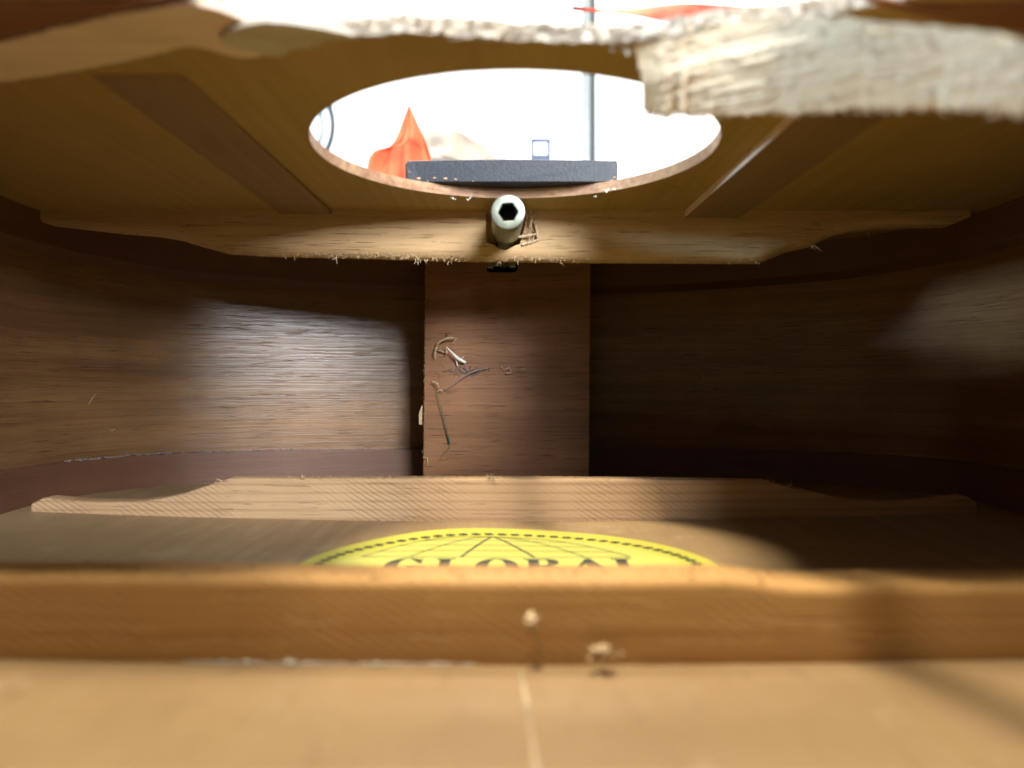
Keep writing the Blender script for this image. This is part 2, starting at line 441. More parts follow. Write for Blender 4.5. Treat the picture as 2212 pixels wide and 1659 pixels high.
for vp in ([q(-260,130), q(-140,115), q(0,90), q(140,56), q(240,34), q(330,20), q(400,8), q(436,-6), (-60,117), (-80,117.5), (-104,117), (-125,118), (-140,122)],
           [q(1846,-8), q(1900,20), q(1990,44), q(2100,60), q(2230,80), q(2420,130), (122,125), (118,118), (100,117), (80,117.5), (62,118)]):
    bm = bmesh.new(); plate(bm, [rag(vp, 4, .35, 21)], ZT-.5, ZT-.0035)
    obj('red_veneer', bm, 'veneer', board)
tong = [q(480,96,ZT-2), q(560,118,ZT-2), q(600,126,ZT-2), (q(640,110,ZT-2)), q(700,92,ZT-2), q(760,84,ZT-2), q(700,66,ZT-2), q(600,52,ZT-2), q(520,60,ZT-2)]
bm = bmesh.new(); plate(bm, [rag(tong, 6, .5, 9)], ZT-1.9, ZT-1.003)
obj('torn_ply', bm, 'torn_edge', board)
# ragged pale teeth under the lip, left of the flap
bm = bmesh.new()
for px, py, h in ((1302,86,16),(1318,88,26),(1336,90,18),(1352,92,30),(1366,94,20),(1250,84,9),(1200,84,6),(880,74,5),(1100,80,5),(1150,82,7)):
    d = 134
    a = P(px, py, d); b = P(px+random.uniform(-4,4), py+h*.6, d); c = P(px+random.uniform(-7,7), py+h, d)
    tube(bm, [a+Vector((0,1,1)), a, b, c], [1.1, .9, .6, .15], 6, .5)
o = obj('torn_fibres', bm, 'torn_edge', board); o['kind'] = 'stuff'

# broken flap of ply hanging from the right of the break
topl = [(1366,86,133),(1440,70,130),(1560,52,126),(1700,36,119),(1850,44,110),(2000,60,99),(2110,66,92),(2230,92,86),(2300,130,83)]
botl = [(1390,238,141),(1452,244,138),(1545,246,134),(1700,243,127),(1850,234,117),(2000,234,106),(2110,236,98),(2230,238,91),(2300,246,88)]
T3 = catmull([P(*a) for a in topl], 8); B3 = catmull([P(*a) for a in botl], 8)
bm = bmesh.new(); NR = 14; G = []
for i, (a, b) in enumerate(zip(T3, B3)):
    b = b + Vector((0, 0, 0.9*nz(i*.55, 2) + 0.8*nz(i*1.6, 9)))
    a = a + Vector((0, 0, 0.5*nz(i*.5, 6)))
    col = []
    for k in range(NR+1):
        t = k/NR; p = a.lerp(b, t)
        p.y += .8*nz(p.x*.05-p.z*.16, p.z*.3, 3) + .07*nz(p.x*.1-p.z*.7, p.z*.9, 8) - 1.5*math.sin(t*math.pi)
        if i < 3: p.x += .5*nz(k*.75, 4)*(3-i)/3
        col.append(p)
    G.append(col)
Fv = [[bm.verts.new(p) for p in c] for c in G]
Bv = [[bm.verts.new(p + Vector((0.6, 2.4, 0.6))) for p in c] for c in G]
n = len(Fv)
for i in range(n-1):
    for k in range(NR):
        bm.faces.new((Fv[i][k], Fv[i][k+1], Fv[i+1][k+1], Fv[i+1][k])).smooth = True
        bm.faces.new((Bv[i][k], Bv[i+1][k], Bv[i+1][k+1], Bv[i][k+1])).smooth = True
    for k in (0, NR): bm.faces.new((Fv[i][k], Fv[i+1][k], Bv[i+1][k], Bv[i][k]))
for i in (0, n-1):
    for k in range(NR): bm.faces.new((Fv[i][k], Bv[i][k], Bv[i][k+1], Fv[i][k+1]))
bmesh.ops.recalc_face_normals(bm, faces=bm.faces[:])
flap = obj('broken_flap', bm, 'flap', board)
flap['label'] = 'pale torn ply flap hanging below the soundboard'
bm = bmesh.new()
for i in range(2, n-2):
    for k in range(2):
        p = G[i][NR].lerp(G[i+1][NR], random.random()) + Vector((0, random.uniform(0,2), .4))
        L_ = random.uniform(.3, 1.0)
        tube(bm, [p, p+Vector((random.uniform(-.6,.6), 0, -L_*.6)), p+Vector((random.uniform(-1,1), 0, -L_))], [.35,.25,.06], 4, .6)
for j in range(95):      # long torn fibres lying along the grain of the flap
    i = random.randint(2, n-14); k = random.randint(3, NR-1); m_ = random.randint(5, 12); pts = []
    for t in range(m_):
        kk = k - t*.22
        if kk < .3: break
        c_ = G[min(n-1, i+t)]; a_ = c_[int(kk)].lerp(c_[min(NR, int(kk)+1)], kk % 1)
        pts.append(a_ + Vector((0, -.12, 0)))
    if len(pts) > 3:
        w = random.uniform(.15, .5)
        tube(bm, pts, [w*.2]+[w]*(len(pts)-2)+[w*.15], 6, .45)
o = obj('flap_fibres', bm, 'flap', board); o['kind'] = 'stuff'

# ---- longitudinal strips either side of the soundhole
for x0, x1 in ((-78, -60.5), (58, 76.5)):
    bm = bmesh.new(); box(bm, x0, x1, 146, 262.7, ZT-(1.3 if x0 < 0 else 2.6), ZT-.004, 0.35)
    for v in bm.verts:
        if x0 < 0: v.co.x += (v.co.y-262)*.006
        else: v.co.x += (262-v.co.y)*.012
    for v in bm.verts:
        if x0 < 0 and v.co.y < 150 and v.co.z < ZT-.3: v.co.z = ZT-.15
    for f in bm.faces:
        if x0 > 0 and f.normal.x < -.3: f.material_index = 1  # inner side face of the right strip paler, in the torn ply's colour
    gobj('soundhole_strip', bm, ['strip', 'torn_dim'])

# ---- braces
def brace_bm(xs, base, edge, y0, th, rnd, fray=0.12, seed=0):
    bm = bmesh.new(); rings = []
    for i, x in enumerate(xs):
        zb, ze = base(x), edge(x); s = 1 if ze > zb else -1
        r = min(rnd, abs(ze-zb)*.45, th*.45)
        j = fray*nz(x*.9, seed); y = y0 + .1*nz(x*.3, seed+4)
        ring = [(y, zb), (y, ze-s*r), (y+.12*r, ze-s*.55*r+j*.5), (y+.45*r, ze-s*.15*r+j), (y+r, ze+j), (y+th-r, ze+j), (y+th-.45*r, ze-s*.15*r), (y+th-.12*r, ze-s*.55*r), (y+th, ze-s*r), (y+th, zb)]
        rings.append([bm.verts.new((x, a, b)) for a, b in ring])
    m = len(rings[0])
    for a, b in zip(rings, rings[1:]):
        for k in range(m):
            f = bm.faces.new((a[k], a[(k+1) % m], b[(k+1) % m], b[k])); f.smooth = 1 <= k <= 7
    bm.faces.new(rings[0]); bm.faces.new(rings[-1])
    bmesh.ops.recalc_face_normals(bm, faces=bm.faces[:])
    return bm
def frange(a, b, n): return [a+(b-a)*i/n for i in range(n+1)]
YB = 263.0
def zpx(px, py, d): return ((px-1106)/F*d, (820-py)/F*d)
tb = [zpx(a, b, YB) for a, b in ((60,462),(75,478),(160,488),(250,499),(330,506),(385,516),(430,530),(490,545),(600,551),(720,553),(1000,561),(1300,564),(1640,566),(1672,556),(1706,541),(1756,530),(1800,508),(1840,498),(1900,490),(1980,485),(2060,484),(2092,470))]
bm = brace_bm(frange(-161, 154.5, 300), lambda x: ZT-.004, lambda x: interp(tb, x), YB, 9.5, 4.5, .22, 3)
tbrace = gobj('soundboard_brace', bm, 'spruce')
# opening around the truss rod nut, and the torn corner beside it
def prism(pts, y0, y1, d):
    bm = bmesh.new()
    A = [bm.verts.new(((a-1106)/F*d, y0, (820-b)/F*d)) for a, b in pts]; B = [bm.verts.new((v.co.x, y1, v.co.z)) for v in A]
    m = len(A); bm.faces.new(A); bm.faces.new(B[::-1])
    for i in range(m): bm.faces.new((A[i], B[i], B[(i+1) % m], A[(i+1) % m]))
    return bm
cut(tbrace, prism([(1049,459),(1050,490),(1051,524),(1066,528),(1077,537),(1092,541),(1106,534),(1123,526),(1128,508),(1134,488),(1136,459)], YB-3, YB+14, YB))
cut(tbrace, prism([(1134,461),(1128,500),(1112,530),(1128,527),(1146,521),(1160,519),(1161,504),(1157,490),(1150,478),(1156,466)], YB-3, YB+1.6, YB))
bm = bmesh.new()
for k in range(15):
    a = P(random.uniform(1128,1156), random.uniform(462,515), YB-.2)
    v = Vector((random.uniform(-1.6,1.6), random.uniform(-2.2,.4), random.uniform(-3.2,2.0)))
    w = random.uniform(.08,.22)
    tube(bm, [a, a+v*.5+Vector((random.uniform(-.5,.5),-.4,0)), a+v], [w, w*.8, w*.2], 5, .5)
for pts in ([(1157,486),(1160,500),(1162,518),(1150,522),(1128,528)], [(1120,512),(1140,508),(1158,506)], [(1146,452),(1149,470),(1146,490)], [(1152,470),(1162,462)]):
    tube(bm, [P(a, b, YB-.9) for a, b in pts], .42, 6, .6)
obj('torn_splinters', bm, 'fuzz', tbrace)['kind'] = 'stuff'
# fibres along the lower edge of the brace
bm = bmesh.new()
def hair(p, L_, w, spread=1.0, down=-1):
    p = Vector(p); v = Vector((random.uniform(-1,1)*spread, random.uniform(-.6,.1), down*random.uniform(.2,1))).normalized()*L_
    b = Vector((random.uniform(-.4,.4), random.uniform(-.3,.3), random.uniform(-.3,.3)))*L_
    tube(bm, [p, p+v*.5+b*.5, p+v+b*.3], [w, w*.8, w*.3], 4, .6)
for k in range(400):
    x = random.choice([random.uniform(-100, 85), random.gauss(-30, 28)])
    if x < -100 or x > 84: continue
    z = interp(tb, x)
    hair((x, YB+random.uniform(.1,2.2), z+random.uniform(-.1, 1.8)), random.uniform(.4, 1.6), random.uniform(.05,.12), 1.4)
for px, py, n_, L_ in ((720,556,6,4.0),(905,562,5,3.2),(918,562,5,3.0),(968,566,3,2.6),(500,545,7,3.0),(470,540,4,2.5),(560,551,3,2),(1078,566,5,2.2),(1205,568,3,3.0),(1750,531,9,3.6),(1754,531,6,4.6),(1880,505,4,3.5),(1640,568,4,2)):
    p = P(px, py, YB)
    for k in range((n_+1)//2): hair(p+Vector((random.uniform(-1.2,1.2),.5,.3)), L_*random.uniform(.3,.8), random.uniform(.08,.16), .5)
obj('edge_fibres', bm, 'fuzz', tbrace)['kind'] = 'stuff'

YF = 248.0
fb = [zpx(a, b, YF) for a, b in ((60,1092),(90,1076),(110,1078),(208,1085),(298,1084),(345,1078),(387,1069),(447,1049),(495,1033),(700,1034),(1100,1034),(1400,1036),(1660,1040),(1680,1046),(1706,1054),(1750,1062),(1800,1074),(1850,1083),(1920,1089),(2000,1086),(2050,1078),(2095,1074),(2110,1085))]
xs = frange(-153, 148, 260)
fbrace = gobj('back_brace', brace_bm(xs, lambda x: zback(x)+.02, lambda x: interp(fb, x), YF, 8, 0.8, .12, 9), 'pine')
bm = bmesh.new()
for k in range(90):
    x = random.uniform(-95, 85); z = interp(fb, x)
    hair((x, YF+random.uniform(0,.6), z), random.uniform(.4, 1.5), random.uniform(.05,.12), 1.2, 1)
for px, py in ((1060,1036),(1065,1034),(480,1040),(650,1034),(1706,1052)):
    for k in range(4): hair(P(px,py,YF), random.uniform(1,2.4), .18, 1.4, 1)
for k in range(70):
    x = random.uniform(-95, 60); hair((x, YF-.1, zback(x)+random.uniform(.1,.6)), random.uniform(.3,1), .1, 1.6, 1)
obj('edge_fibres', bm, 'fuzz', fbrace)['kind'] = 'stuff'

YN = 123.0
def nedge(x): return -31.8 + .5*(1 if 0 else 0) - 0.0*x + 0.35*nz(x*.05, 2) - (.9 if x > 34 else .0)*min(1, abs(x-34)/10) + (.0 if x > -30 else .5*min(1, (-30-x)/20))
nbrace = gobj('back_brace', brace_bm(frange(-126, 126, 220), lambda x: zback(x)+.02, nedge, YN, 12, 1.5, .35, 15), 'pine_plain')
bm = bmesh.new()
for k in range(80):
    x = random.uniform(-80, 85); hair((x, YN+random.uniform(1,9), nedge(x)), random.uniform(.5, 1.7), random.uniform(.08,.18), 1.4, 1)
tube(bm, [P(1150,1322,YN-1), P(1146,1338,YN-2), P(1142,1350,YN-2)], [.5,.9,.5], 6, .6)
tube(bm, [P(1140,1346,YN-2), P(1152,1365,YN-2), P(1160,1390,YN-1), P(1172,1412,YN-.5)], [.6,.35,.3,.15], 6, .6)
tube(bm, [P(1132,1344,YN-2), P(1150,1352,YN-2.5), P(1165,1330,YN-2)], [.5,.7,.15], 6, .6)
obj('edge_fibres', bm, 'fuzz', nbrace)['kind'] = 'stuff'
bm = bmesh.new()       # drops of dried glue squeezed out at the foot of the near brace
for px, r in ((478,.55),(505,.4),(532,.65),(556,.5),(585,.35),(622,.75),(634,.6),(660,.35),(790,.4),(812,.55),(830,.4),(900,.35)):
    p = P(px, 1427, YN-.5)
    bmesh.ops.create_icosphere(bm, subdivisions=3, radius=1, matrix=Matrix.Translation((p.x, p.y, zback(p.x)+r*.5)) @ Matrix.Diagonal((r*1.2, r, r*.8, 1)))
obj('glue_drops', bm, 'glue', nbrace, True)['kind'] = 'stuff'
bm = bmesh.new()       # low fillet of dried glue
tube(bm, [(x, YN-.1, zback(x)+.15) for x in frange(-52, -6, 60)], [.22+.25*nz(x*.3, 3) for x in frange(-52, -6, 60)], 6)
obj('glue_fillet', bm, 'glue', nbrace, True)

# ---- neck block
YK = 325.0
bm = bmesh.new()
x0, x1 = -36.5, 32.6
nzr = 90; cols = []
for k in range(nzr+1):
    z = zback(0)+.01 + (ZT-.006-zback(0)-.01)*k/nzr
    fr = .35*nz(z*.35, 1) + .35*abs(nz(z*1.1, 5)); tilt = (z-20)/100*1.2
    ch = .25 + .5*abs(nz(z*.8, 8))
    cols.append([bm.verts.new(p) for p in ((x0+fr+tilt, YK+ch, z), (x0+fr+tilt+ch*1.2, YK, z), (x1-.3+tilt*.6, YK, z), (x1+tilt*.6, YK+.4, z), (x1+tilt*.6, 356.4, z), (x0+fr+tilt, 356.4, z))])
for a, b in zip(cols, cols[1:]):
    for k in range(6): bm.faces.new((a[k], a[(k+1) % 6], b[(k+1) % 6], b[k]))
bm.faces.new(cols[0]); bm.faces.new(cols[-1])
bmesh.ops.recalc_face_normals(bm, faces=bm.faces[:])
block = gobj('neck_block', bm, 'block')
cut(block, prism([(1052,500),(1052,585),(1060,589),(1110,589),(1118,583),(1118,500)], YK-3, YK+14, YK))
bm = bmesh.new()
for k in range(170):
    z = random.uniform(-32, 50); x = x0 + .2 + (z-20)/100*1.2
    hairv = Vector((random.uniform(-1,.5), random.uniform(-.8,0), random.uniform(-.6,.8))).normalized()*random.uniform(.3,1.1)
    p = Vector((x+random.uniform(0,.8), YK+.2, z)); tube(bm, [p, p+hairv*.6, p+hairv], [.09,.08,.03], 4)
tube(bm, [P(912,876,YK-.3), P(908,893,YK-.5), P(908,917,YK-.5)], [.2,.75,.7], 5, .3)
tube(bm, [P(914,988,YK-.5), P(923,990,YK-.9), P(924,1004,YK-.5)], [.25,.3,.1], 5, .6)
obj('edge_fibres', bm, 'fuzz', block)['kind'] = 'stuff'

# ---- truss rod
c0 = Vector((-1.1, 223, 47.9)); c1 = Vector((-2.0, 268, 50.9))
ax = (c1-c0).normalized(); rot = ax.to_track_quat('Z', 'Y').to_matrix().to_4x4()
trod = empty('truss_rod', parent=guitar); trod.location = -GL
bm = bmesh.new()
RN = 4.85; prof = [(RN-.45, 0), (RN-.12, .12), (RN, .5), (RN, 12), (RN, 40), (RN, 46)]
N = 48
hexa = []
def hexr(a):   # hex socket radius in direction a
    a = (a + R(4)) % (math.pi/3) - math.pi/6
    return 2.5/math.cos(a)
def ringv(fr, z): return [bm.verts.new((fr(k*2*math.pi/N)*math.cos(k*2*math.pi/N), fr(k*2*math.pi/N)*math.sin(k*2*math.pi/N), z)) for k in range(N)]
rs = [ringv(hexr, 11), ringv(hexr, .25), ringv(lambda a: hexr(a)+.22, 0)] + [ringv(lambda a, r=r: r, z) for r, z in prof]
for j, (a, b) in enumerate(zip(rs, rs[1:])):
    for k in range(N):
        f = bm.faces.new((a[k], a[(k+1) % N], b[(k+1) % N], b[k])); f.smooth = j > 3
        if j == 0: f.material_index = 1
bm.faces.new(rs[0][::-1]).material_index = 1
bm.faces.new(rs[-1])
bmesh.ops.recalc_face_normals(bm, faces=bm.faces[:])
bmesh.ops.transform(bm, matrix=Matrix.Translation(c0) @ rot, verts=bm.verts)
nut = obj('socket_nut', bm, ['zinc', 'socket_shade'], trod)
bm = bmesh.new(); tube(bm, [c0+ax*44, Vector((-3, 322, 50)), Vector((-3, 345, 50))], 2.9, 24)
for f in bm.faces: f.smooth = True
obj('rod', bm, 'zinc', trod)
bm = bmesh.new()
box(bm, -10.2, -7.6, YK-2.2, YK+10, 46.3, 55, .3); box(bm, -1.2, 1.6, YK-2.2, YK+10, 46.6, 55, .3); box(bm, -7.6, -1.2, YK+1, YK+10, 47.5, 54.9, .2)
obj('rod_bracket', bm, 'zinc', trod)

# ---- fretboard end and neck
bm = bmesh.new()
fx0, fx1 = -32.7, 32.2
ctr = [(fx0+.2,61.4),(fx0+1.2,60.4),(fx0+2.5,60.15)] + [(x, 60.15) for x in frange(-28, 28, 14)] + [(fx1-1.5,60.2),(fx1-.2,60.8),(fx1,62),(fx1,66),(fx1-.5,66.7)] + [(x, 67.15 - .5*(x/32)**2) for x in frange(30, -30, 20)] + [(fx0+1,66.6),(fx0+.1,65.6)]
A = [bm.verts.new((x, 238+.25*nz(x*.2,z), z)) for x, z in ctr]; A2 = [bm.verts.new((x*.995, 237.7+.25*nz(x*.2,z), 63.6+(z-63.6)*.93)) for x, z in ctr]
B = [bm.verts.new((x, 700, z)) for x, z in ctr]; m = len(ctr)
bm.faces.new(A2); bm.faces.new(B[::-1])
for i in range(m):
    bm.faces.new((A2[i], A[i], A[(i+1) % m], A2[(i+1) % m])); bm.faces.new((A[i], B[i], B[(i+1) % m], A[(i+1) % m]))
bmesh.ops.recalc_face_normals(bm, faces=bm.faces[:])
fret = gobj('fretboard', bm, 'ebony')
bm = bmesh.new()      # chipped paint along the lower left of the fretboard end
for px, py, r in ((905,386,.5),(938,385,.45),(962,386,.5),(985,388,.4),(925,392,.3),(896,392,.5),(885,372,.3),(1022,392,.25),(882,396,.6),(1327,384,.35),(1322,392,.6),(915,396,.3)):
    p = P(px, py, 237.5)
    bmesh.ops.create_icosphere(bm, subdivisions=1, radius=1, matrix=Matrix.Translation(p) @ Matrix.Diagonal((r*1.3, .22, r*.7, 1)))
for v in bm.verts: v.co += Vector((.2*nz(v.co.x*3, v.co.z*3), 0, .2*nz(v.co.z*3, v.co.x*3, 3)))
obj('paint_chips', bm, 'rim', fret)['kind'] = 'stuff'
bm = bmesh.new()
for i in range(1):
    ctr = [(-28,59.9),(28,59.9),(27,50),(20,42),(8,38),(-8,38),(-20,42),(-27,50)]
    A = [bm.verts.new((x, 358.8, z)) for x, z in ctr]; B = [bm.verts.new((x*.9, 700, z)) for x, z in ctr]
    bm.faces.new(A); bm.faces.new(B[::-1])
    for k in range(8): bm.faces.new((A[k], B[k], B[(k+1) % 8], A[(k+1) % 8]))
bmesh.ops.recalc_face_normals(bm, faces=bm.faces[:])
gobj('neck', bm, 'block')

# ---- crumbs of dried glue on the soundhole rim
bm = bmesh.new()
for px, py, r in ((976,428,1.0),(984,431,.6),(1010,431,.6),(1016,428,.5),(1285,425,.6),(1310,412,.9),(1326,408,.7),(745,378,.5),(700,345,.4),(1420,388,.5)):
    p = P(px, py, 243 if 950<px<1250 else 232)
    for k in range(4):
        bmesh.ops.create_icosphere(bm, subdivisions=1, radius=r*random.uniform(.15,.38), matrix=Matrix.Translation(p+Vector((random.uniform(-.6,.6)*r, random.uniform(-.5,.2), random.uniform(-.6,.4)*r))))
obj('rim_crumbs', bm, 'pale_chip', board)['kind'] = 'stuff'
# scraps stuck to the underside of the soundboard and strips
def scrap(parent, pts, d, w, mat='fuzz', name='wood_scrap'):
    bm = bmesh.new()
    tube(bm, [P(a, b, d) for a, b in pts], [w]+[w*1.2]*(len(pts)-2)+[w*.3], 5, .5)
    return obj(name, bm, mat, parent)
for pts, d, w, mt in (([(1622,384),(1627,374),(1629,368)], 213, .85, 'pale_chip'), ([(1856,268),(1862,259),(1874,270)], 168, 1.3, 'pale_chip'), ([(1840,262),(1850,268)], 168, 1.0, 'pale_chip'),
        ([(1448,405),(1450,420),(1452,432)], 243, .2, 'fuzz'), ([(1450,407),(1462,404),(1470,407)], 230, .15, 'fuzz'), ([(1498,400),(1510,396),(1520,404)], 228, .25, 'fuzz'),
        ([(1580,437),(1592,432),(1586,446)], 250, .3, 'fuzz'), ([(1604,392),(1598,398)], 222, .3, 'fuzz'), ([(860,140),(866,152)], 142, .3, 'pale_chip'), ([(1740,404),(1742,412)], 230, .25, 'fuzz')):
    scrap(board, pts, d, w, mt)

# ---- paper label on the back
LC = Vector((-1.0, 183.0))
lab = empty('paper_label', parent=guitar); lab.location = -GL
lab['label'] = 'round yellow paper label with bead border and globe lines'
def lz(x, y): return zback(x) + .12 + 1.0*math.exp(-((x+20)**2+(y-232)**2)/500)
def disc(ax_, ay_, z, mat, name, par, th=.1):
    bm = bmesh.new(); K = 12; rr = []
    for j in range(1, K+1):
        rr.append([bm.verts.new((LC.x+ax_*j/K*math.cos(t*2*math.pi/120), LC.y+ay_*j/K*math.sin(t*2*math.pi/120), 0)) for t in range(120)])
    c = bm.verts.new((LC.x, LC.y, 0))
    for t in range(120): bm.faces.new((c, rr[0][t], rr[0][(t+1) % 120]))
    for a, b in zip(rr, rr[1:]):
        for t in range(120): bm.faces.new((a[t], b[t], b[(t+1) % 120], a[(t+1) % 120]))
    for v in bm.verts: v.co.z = lz(v.co.x, v.co.y) + z
    ret = bmesh.ops.extrude_face_region(bm, geom=bm.faces[:])
    for e in ret['geom']:
        if isinstance(e, bmesh.types.BMVert): e.co.z -= th
    bmesh.ops.recalc_face_normals(bm, faces=bm.faces[:])
    return obj(name, bm, mat, par, True)
disc(51, 50, 0, 'label', 'paper', lab)
disc(43, 36.5, .03, 'label_mid', 'pale_centre', lab, .02)
def flatshape(bm, pts, z=.06):
    """thin printed shape lying on the label"""
    ls = [[Vector((x, y, 0)) for x, y in l] for l in pts]
    fl = [p for l in ls for p in l]; vs = [bm.verts.new((p.x, p.y, lz(p.x, p.y)+z)) for p in fl]
    for t in tessellate_polygon(ls):
        a, b, c = (fl[i] for i in t)
        t = t if (b-a).cross(c-a).z > 0 else t[::-1]
        try: bm.faces.new([vs[i] for i in t])
        except ValueError: pass
def line(bm, pts, w, z=.06):
    for (ax_, ay_), (bx_, by_) in zip(pts, pts[1:]):
        a, b = Vector((ax_, ay_)), Vector((bx_, by_)); t = (b-a).normalized(); nn = Vector((-t.y, t.x))*w/2
        a = a - t*w*.2; b = b + t*w*.2
        f = [bm.verts.new((p.x, p.y, lz(p.x, p.y)+z)) for p in (a-nn, b-nn, b+nn, a+nn)]
        bm.faces.new(f)
bm = bmesh.new()
for k in range(78):
    t = k*2*math.pi/78; cx, cy = LC.x+46.6*math.cos(t), LC.y+41.2*math.sin(t)
    for j in range(3):
        a = t + R(40) + j*R(60); rr_ = 1.6
        flatshape(bm, [[(cx+rr_*math.cos(u)*math.cos(a)-rr_*.45*math.sin(u)*math.sin(a), cy+rr_*math.cos(u)*math.sin(a)+rr_*.45*math.sin(u)*math.cos(a)) for u in [i*2*math.pi/10 for i in range(10)]]], .05+.004*j)
obj('bead_border', bm, 'ink', lab)
GX, GY, GW, GH = -3.5, 197.5, 34.5, 23.5
bm = bmesh.new()
AX, AY = -5.6, 220.6
def gpt(bx, v):      # a meridian from the base line up to the pole
    k = min(1, abs(bx-AX)/30); e = 1.0 - .62*k
    return (AX + (bx-AX)*(1-v)**e, 197.2 + (AY-197.2)*v)
for bx in (-38, -26, -13, 5.7, 18.5, 30):
    line(bm, [gpt(bx, i/20) for i in range(21)], .75 if -15 < bx < 10 else .5)
for v, w in ((0, .6), (.24, .42), (.5, .42), (.75, .36)):
    a, b = gpt(-38, v)[0], gpt(30, v)[0]
    line(bm, [(a+(b-a)*i/24, 197.2+(AY-197.2)*v + 1.6*math.sin(math.pi*i/24)*(v > 0)) for i in range(25)], w)
obj('globe_lines', bm, 'ink', lab)
# serif capitals, unit cell 1 wide x 1 high
def arcp(cx, cy, rx, ry, a0, a1, n=14): return [(cx+rx*math.cos(R(a0+(a1-a0)*i/n)), cy+ry*math.sin(R(a0+(a1-a0)*i/n))) for i in range(n+1)]
LET = {
 'L': [[[(0,0),(0,.06),(.12,.1),(.12,.9),(0,.94),(0,1),(.56,1),(.56,.94),(.42,.9),(.42,.08),(.7,.1),(.9,.36),(.96,.36),(.93,0)]]],
 'O': [[arcp(.5,.5,.5,.52,0,360,28)[:-1], arcp(.5,.5,.2,.46,0,360,28)[:-1]]],
 'G': [[arcp(.5,.5,.5,.52,50,318,24)+[(.86,.02),(.86,.42),(.96,.46),(.96,.52),(.5,.52),(.5,.46),(.6,.42),(.6,.1)]+arcp(.5,.5,.2,.46,290,75,18)+[(.78,.66),(.84,.66),(.84,1.0),(.79,1.0)]]],
 'B': [[[(0,0),(0,.06),(.12,.1),(.12,.9),(0,.94),(0,1),(.55,1)]+arcp(.6,.76,.3,.24,88,-70,10)+arcp(.6,.27,.36,.27,70,-90,10), [(.4,.92),(.4,.56),(.5,.56)]+arcp(.5,.74,.12,.18,-80,80,8)+[(.5,.92)], [(.4,.48),(.4,.08),(.5,.08)]+arcp(.52,.28,.14,.2,-80,80,8)+[(.5,.48)]]],
 'A': [[[(0,0),(0,.06),(.08,.1),(.46,1.02),(.56,1.02),(.92,.1),(1,.06),(1,0),(.52,0),(.52,.06),(.62,.1),(.56,.28),(.28,.28),(.2,.1),(.3,.06),(.3,0)], [(.31,.35),(.53,.35),(.42,.66)]]],
}
xw = [('G',-31,10.5),('L',-19,9),('O',-9,10.5),('B',2.8,9.8),('A',13.2,11.2),('L',24.6,9.2)]
for ch, lx, w in xw:
    bm = bmesh.new()
    for sh_ in LET[ch]: flatshape(bm, [[(lx+x*w, 181.6+y*13.8) for x, y in l] for l in sh_], .07)
    obj('letter', bm, 'ink', lab)

# ================================================================ loose things inside the guitar
def shaving(name, label, cat, strands, mat='shaving', group=None, flat=.4):
    allp = [p for s in strands for p in s[0]]
    base = allp[0]
    bm = bmesh.new()
    for pts, rad in strands:
        pp = catmull(pts, 4) if len(pts) > 2 else pts
        rr_ = rad if not isinstance(rad, (list, tuple)) else [interp([(i, r) for i, r in enumerate(rad)], k/4) for k in range(len(pp))]
        rr_ = [q_*.78 for q_ in rr_] if isinstance(rr_, list) else rr_*.78
        tube(bm, pp, rr_, 6, flat)
    o = obj(name, bm, mat, None, False, origin=base)
    return tag(o, label, cat, group)
K = YK - .9
shaving('wood_shaving', 'curled tan wood shaving bent like a hook, high on the neck block face', 'wood shaving',
    [([P(988,731,K-2), P(970,730,K-3), P(950,738,K-3), P(942,750,K-2)], [.2,.55,.5,.35]), ([P(944,748,K-2), P(940,762,K-2), P(941,776,K-1)], [.35,.45,.2]),
     ([P(985,732,K-2),P(978,742,K-1.5)], .18), ([P(942,757,K-2),P(933,748,K-2)], .12)], group='wood debris on the neck block')
shaving('wood_shaving', 'straight pale cream wood sliver slanting beside the hooked shaving', 'wood sliver',
    [([P(964,749,K-2.5), P(978,763,K-2.5), P(990,774,K-2.5), P(1006,783,K-1)], [.15,.5,.75,.6]), ([P(995,776,K-1.5), P(1002,770,K-2.2)], .15), ([P(985,774,K-1), P(988,790,K-.3)], .3)], 'pale_chip', 'wood debris on the neck block')
shaving('wood_shaving', 'small grey brown crumb between the hooked shaving and the pale sliver', 'wood crumb',
    [([P(944,757,K), P(954,758,K-1), P(962,762,K-.5)], [.3,.5,.2]), ([P(962,750,K-1), P(965,762,K-1.5), P(961,767,K-.5)], [.2,.5,.3])], 'fuzz', 'wood debris on the neck block', .7)
shaving('wood_shaving', 'short curved splinter near the left edge of the neck block, below the dust', 'wood splinter',
    [([P(934,824,K-1), P(944,828,K-2), P(948,838,K-1)], [.3,.5,.2]), ([P(944,846,K-.5), P(952,842,K-1.2), P(957,847,K-.5)], [.2,.35,.2])], 'fuzz', 'wood debris on the neck block')
shaving('wood_shaving', 'tiny upright splinter above the hooked wood shaving', 'wood splinter',
    [([P(965,718,K-.3), P(967,726,K-1.2), P(968,733,K-.5)], [.15,.45,.2])], 'block', 'wood debris on the neck block')
shaving('wood_shaving', 'faint tangled brown curl right of the dust, at the middle of the neck block', 'wood shaving',
    [([P(1083,792,K), P(1090,798,K-1), P(1100,794,K-1.2), P(1104,804,K-.4), P(1094,806,K-.6)], .22), ([P(1124,801,K-.2), P(1130,796,K-1), P(1134,799,K-.2)], .15)], 'fuzz', 'wood debris on the neck block')
shaving('green_fibre', 'thin green fibre lying lower left on the neck block with a kinked end', 'fibre',
    [([P(943,848,K-.4), P(950,872,K-.9), P(959,905,K-.9), P(966,935,K-.6), P(972,958,K-.4)], [.12,.2,.28,.32,.55]), ([P(974,962,K-.4), P(966,972,K-.7), P(955,984,K-.3), P(948,998,K-.2)], [.3,.16,.12,.1])], 'green')
